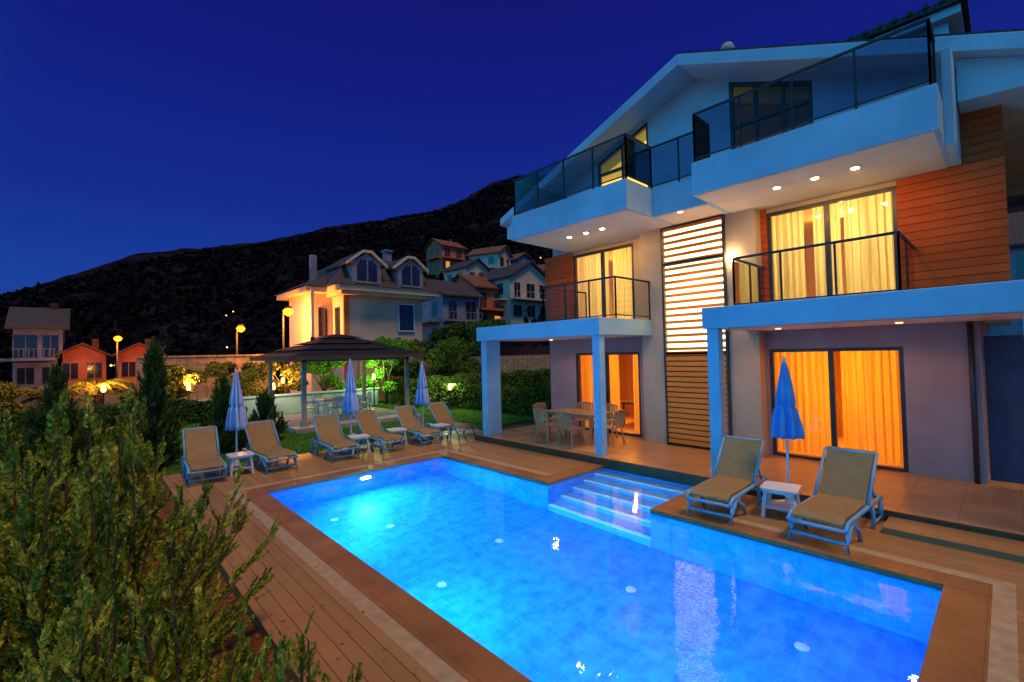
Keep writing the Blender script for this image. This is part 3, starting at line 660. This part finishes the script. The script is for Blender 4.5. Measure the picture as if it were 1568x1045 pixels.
b=MB(); b.box(16.9,17.4,34,34.6,8.5,10.6).box(16.8,17.5,33.9,34.7,10.6,10.75).box(11,11.4,34,34.4,7,9.6); b.build('chimneys',DIMW,E)
b=MB(); b.box(16.0,17.2,30.42,30.5,4,5.9); b.box(13,14.2,30.42,30.5,1,2.8); b.box(10.9,11.5,32.42,32.5,3.6,5.6); b.box(11.82,11.9,31.2,31.9,3.6,5.6); b.build('windows',DGLASS,E)
b=MB(); b.box(15.9,17.3,30.38,30.42,3.9,4).box(15.9,17.3,30.38,30.42,5.9,6.0).box(15.9,16,30.38,30.42,4,5.9).box(17.2,17.3,30.38,30.42,4,5.9); b.build('window_trim',WHITE,E)
MB().box(11.86,12.25,30.46,30.6,.5,6.34).build('red_pilaster',TERC,E)
lamp('porch_warm_light','POINT',(10.9,31.6,3.0),40,(1,.6,.25),E,.1)
E.location=(15.8,33.5,.35)
villa(-2.9,60,.1,3.0,6,2,DIMW,TILE,0,'x'); villa(-.1,60,.4,3.2,6,1,TERC,RTILE,0,'y'); villa(3.9,60,.4,3.2,6,1,TERC,RTILE,0,'y')
villa(29.5,42.5,3.2,4.8,6,2,DIMW,TILE,.1,'x'); villa(41.5,44.5,6.3,7,7,2,PALW,TILE,.15,'y'); villa(36.5,46,5,4.5,6,2,TERC,RTILE,.2,'x')
villa(46,2,0,9,9,3,DIMW,TILE,.1,'y')
for (az,r) in [(-9,78),(-5.5,74),(-2.5,84),(-8,104),(.5,90),(3,78),(-12.5,90)]:
    bb=math.radians(az+F0); x=r*math.sin(bb); y=r*math.cos(bb); zz=max(hill_z(x,y),-.1)
    villa(x,y,zz+.3,random.uniform(4.5,6.5),random.uniform(5,6),random.choice([1,2]),random.choice([PALW,DIMW,TERC]),random.choice([RTILE,TILE]),.15,random.choice('xy'),random.uniform(-.4,.4))
t=MB()
for i in range(20):
    az=random.choice([random.uniform(-14,4),random.uniform(-50,-30)]); r=random.uniform(60,110); bb=math.radians(az+F0); x=r*math.sin(bb); y=r*math.cos(bb); zz=max(hill_z(x,y),0)+random.uniform(1.5,3)
    q=.11; t.lathe([(.02,zz-q),(q,zz),(.02,zz+q)],x,y,6)
t.build('town_lights',M_emit('town_glow',(1,.45,.12),8))

# ------------------------------------------------------------ vegetation
def rotm(d,roll):
    d=d/np.linalg.norm(d); a=np.array([0,0,1.]) if abs(d[2])<.95 else np.array([1.,0,0])
    u=np.cross(a,d); u/=np.linalg.norm(u); v=np.cross(d,u)
    c,s=math.cos(roll),math.sin(roll); return np.stack([u*c+v*s,-u*s+v*c,d],1)
def spray(seed,levels=11):
    r=np.random.default_rng(seed); Q=[]
    for i in range(levels):
        t=.08+.9*i/levels; L=.34*(1-.62*t)
        for s in (-1,1):
            for k in range(2):
                a=r.uniform(-.5,.5)+(math.pi/2 if k else 0)*r.uniform(.3,.8)
                out=np.array([s*math.cos(a),math.sin(a),0]); dr=out*.62+np.array([0,0,.8]); dr/=np.linalg.norm(dr)
                side=np.cross(dr,np.array([-math.sin(a),math.cos(a),.2])); side/=np.linalg.norm(side)
                ln=L*r.uniform(.7,1.15)*(1 if k==0 else .75); w=.04*r.uniform(.7,1.2); b=np.array([0,0,t])+r.normal(0,.01,3)
                Q.append([b,b+dr*ln*.45+side*w,b+dr*ln,b+dr*ln*.45-side*w])
    b=np.array([0,0,.85]); Q.append([b,b+[.03,0,.08],b+[0,0,.25],b-[.03,0,-.08]])
    Q.append([[-.012,0,0],[.012,0,0],[.005,0,1],[-.005,0,1]])
    return np.array(Q,dtype=float)
SPR=[spray(i) for i in range(8)]
def juniper(name,x,y,z,rad,h,nb,ns,mat,seed,ssz=.26,cone=False):
    r=np.random.default_rng(seed); e=empty(name,(x,y,z)); out=[]; br=MB()
    for i in range(nb):
        a=r.uniform(0,6.283)
        if cone:
            zz=h*r.random()**1.1; tip=np.array([math.cos(a)*rad*(1-zz/h)**.8*r.uniform(.75,1.1),math.sin(a)*rad*(1-zz/h)**.8*r.uniform(.75,1.1),zz+.15]); base=np.array([0,0,max(0,zz-.5)])
        else:
            el=r.uniform(.1,1.5); q=r.uniform(.7,1.2); tip=np.array([math.cos(a)*math.cos(el)*rad*q,math.sin(a)*math.cos(el)*rad*q,h*(.18+.82*math.sin(el)*r.uniform(.7,1.12))]); base=np.array([math.cos(a)*.08,math.sin(a)*.08,0])
        dv=tip-base; L=np.linalg.norm(dv); ctl=base+dv*.5+np.array([math.cos(a),math.sin(a),-.2])*L*.10
        P=lambda t:(1-t)**2*base+2*t*(1-t)*ctl+t*t*tip
        br.tube([P(t)+np.array([x,y,z]) for t in (0,.33,.66,1)],.018,5,r1=.004)
        for j in range(ns):
            t=.22+.78*(j+r.random())/ns; pp=P(t); d=(P(min(1,t+.05))-P(t-.05)); d/=np.linalg.norm(d)
            spread=r.normal(0,.55,3)*(1.05-.5*t); dd=d+spread+np.array([0,0,.35]); M=rotm(dd,r.uniform(0,6.28)); s=ssz*r.uniform(.6,1.15)*(1.1-.35*t)
            T=SPR[r.integers(8)]; out.append((T*s)@M.T+pp+r.normal(0,.02,3))
    Q=np.concatenate(out); quadmesh('foliage',Q+np.array([x,y,z]),mat,e); br.build('branches',BARK,e)
juniper('juniper_bush',.0,4.7,-.12,1.15,2.15,85,26,JUN,1)
juniper('juniper_bush',-1.1,6.6,-.12,1.3,2.2,60,20,JUN,2)
juniper('juniper_bush',.12,2.95,-.12,.62,1.55,60,24,JUN,3,.2)
juniper('juniper_bush',.70,2.16,-.12,.42,1.42,30,18,JUN,4,.17)
juniper('juniper_bush',.2,8.2,-.12,.75,1.4,45,18,JUN,5)
juniper('juniper_bush',-2.6,9.5,-.12,1.3,1.9,45,18,JUN,6)
juniper('conifer_tree',1.25,14.2,-.12,.62,2.9,110,12,CONL,7,.3,True)
juniper('conifer_tree',-.4,13.2,-.12,.7,2.3,90,12,CONL,8,.3,True)
juniper('conifer_tree',2.9,15.2,-.12,.9,1.9,80,12,CONL,9,.3,True)
juniper('conifer_tree',4.2,16,-.12,.7,1.4,60,12,CONL,10,.3,True)
juniper('juniper_bush',-.6,16,-.12,1.4,1.5,50,16,CONL,11,.34)
juniper('conifer_tree',-3.4,15,-.12,.9,2.4,90,12,CONL,12,.34,True)
def clouds(name,x,y,z,trunk_h,clumps,leaf,nper,mat,seed):
    r=np.random.default_rng(seed); e=empty(name,(x,y,z)); out=[]
    tr=MB(); tr.tube([(x,y,z),(x+.05,y,z+trunk_h*.5),(x,y,z+trunk_h)],.11,8,r1=.06)
    for (cx,cy,cz,cr) in clumps:
        if trunk_h>.3: tr.tube([(x,y,z+trunk_h*.8),(x+cx*.5,y+cy*.5,z+(trunk_h+cz)*.5),(x+cx,y+cy,z+cz)],.045,6,r1=.015)
        d=r.normal(0,1,(nper,3)); d/=np.linalg.norm(d,axis=1)[:,None]; rad=cr*r.random(nper)**.45
        c=d*rad[:,None]*np.array([1,1,.75])+np.array([cx,cy,cz]); u=r.normal(0,1,(nper,3)); u/=np.linalg.norm(u,axis=1)[:,None]; v=np.cross(u,r.normal(0,1,(nper,3))); v/=np.linalg.norm(v,axis=1)[:,None]
        s=leaf*r.uniform(.6,1.3,(nper,1)); out.append(np.stack([c-u*s,c+v*s*.5,c+u*s,c-v*s*.5],1))
    quadmesh('foliage',np.concatenate(out)+np.array([x,y,z]),mat,e); tr.build('trunk',BARK,e,smooth=True)
def rt(name,x,y,z,th,R,h,k,leaf,nper,mat,seed):
    r=random.Random(seed); cl=[(r.uniform(-1,1)*R,r.uniform(-1,1)*R,th+r.random()*h,R*r.uniform(.35,.6)) for _ in range(k)]; clouds(name,x,y,z,th,cl,leaf,nper,mat,seed)
def palm(x,y,z,th,L,nf,seed):
    r=np.random.default_rng(seed); e=empty('palm_tree',(x,y,z)); tr=MB(); tr.tube([(x,y,z),(x+.06,y,z+th*.5),(x,y,z+th)],.17,10,r1=.12)
    for k in range(7): tr.lathe([(.15,z+th*k/7),(.19,z+th*(k+.7)/7),(.14,z+th*(k+.75)/7)],x+.03,y,10)
    tr.build('trunk',BARK,e); Q=[]
    for i in range(nf):
        a=r.uniform(0,6.28); up=r.uniform(.1,1.2); l=L*r.uniform(.8,1.1); o=np.array([math.cos(a),math.sin(a),0]); sd_=np.array([-math.sin(a),math.cos(a),0])
        P=lambda t: np.array([x,y,z+th])+o*l*t*math.cos(up*.7)+np.array([0,0,l*(t*math.sin(up)-.85*t*t)])
        for j in range(22):
            t=.12+.88*j/22; p0=P(t); ll=.42*math.sin(math.pi*min(1,t*.85+.12))*L/1.6
            for s in (-1,1):
                dr=sd_*s*.8+o*.5+np.array([0,0,-.25+r.normal(0,.1)]); dr/=np.linalg.norm(dr); wv=o*.035
                Q.append([p0-wv,p0+dr*ll*.5-wv,p0+dr*ll,p0+wv])
        for j in range(6):
            p0=P(j/6); p1=P((j+1)/6); Q.append([p0-sd_*.02,p0+sd_*.02,p1+sd_*.012,p1-sd_*.012])
    quadmesh('fronds',np.array(Q),YEL,e)
palm(.4,27.0,-.1,1.5,1.7,26,61); palm(-1.2,26.4,-.1,1.3,1.6,24,62)
rt('garden_tree',11.9,22.9,-.1,.9,1.0,2.3,14,.09,700,BRL,21)
rt('garden_tree',9.3,24.6,-.1,.9,.9,1.7,10,.09,500,BRL,22)
rt('garden_tree',2.0,25.0,-.1,.5,.7,.9,8,.10,350,YEL,23); rt('garden_tree',-2.6,25,-.1,.6,.9,1.2,10,.12,350,YEL,24); rt('garden_tree',5.6,26.2,-.1,.8,1.1,1.6,10,.10,400,YEL,25)
rt('garden_tree',7.9,26.4,-.1,.9,1.0,1.5,10,.10,400,YEL,26); rt('garden_tree',14.5,23,-.1,1,1.3,2.2,14,.11,500,CONL,27); rt('garden_tree',17.5,24,-.1,1,1.4,2.4,14,.11,500,CONL,28); rt('garden_tree',3,27,-.1,1,1.0,1.3,10,.12,300,YEL,29)
rt('garden_tree',20,27,-.1,1.5,1.6,3,14,.14,400,CONL,30); rt('garden_tree',-5,24,-.1,1,1.6,1.8,12,.13,400,CONL,31); rt('garden_tree',-9,27,-.1,1,1.8,2.0,12,.13,400,CONL,32)
rt('garden_tree',24,32,-.1,1.5,1.8,3.5,14,.16,400,CONL,33); rt('garden_tree',28,34,.5,1.5,1.8,3.5,14,.16,400,CONL,34)
def hedge(x0,x1,y0,y1,h,n,mat,seed,leaf=.07):
    r=np.random.default_rng(seed); c=np.c_[r.uniform(x0,x1,n),r.uniform(y0,y1,n),-.12+h*r.random(n)**.7]; c[:,2]+=np.sin(c[:,0]*3)*.08*(c[:,2]>h*.6)
    u=r.normal(0,1,(n,3)); u/=np.linalg.norm(u,axis=1)[:,None]; v=np.cross(u,r.normal(0,1,(n,3))); v/=np.linalg.norm(v,axis=1)[:,None]; s=leaf*r.uniform(.6,1.3,(n,1))
    quadmesh('hedge',np.stack([c-u*s,c+v*s*.5,c+u*s,c-v*s*.5],1),mat)
hedge(11.2,22,19.6,20.5,1.5,26000,CONL,41); hedge(1.4,5,22.6,23.4,1.0,8000,CONL,42); hedge(-8,1.0,19,20,1.2,14000,CONL,43); hedge(13,14,11,20,1.1,12000,CONL,44)
hedge(14,20,-4,-3,2.2,9000,BRL,45)
r=np.random.default_rng(50); n=9000; az=np.radians(r.uniform(-55,12,n)+F0); rr=r.uniform(50,380,n); X=rr*np.sin(az); Y=rr*np.cos(az); Z=np.array([hill_z(a,b) for a,b in zip(X,Y)])
ok=Z>.2; X,Y,Z,rr=X[ok],Y[ok],Z[ok],rr[ok]; n=len(X); out=[]
for k in range(6):
    s=(.5+rr/330)[:,None]*r.uniform(.6,1.3,(n,1)); c=np.c_[X,Y,Z+.5]+r.normal(0,.7,(n,3))*np.array([1,1,.7]); u=r.normal(0,1,(n,3)); u/=np.linalg.norm(u,axis=1)[:,None]; v=np.cross(u,r.normal(0,1,(n,3))); v/=np.linalg.norm(v,axis=1)[:,None]
    out.append(np.stack([c-u*s,c+v*s*.7,c+u*s,c-v*s*.7],1))
quadmesh('hillside_scrub',np.concatenate(out),M_leaf('scrub_leaf',(.003,.005,.005),(.009,.009,.011),(.016,.013,.015),.05))
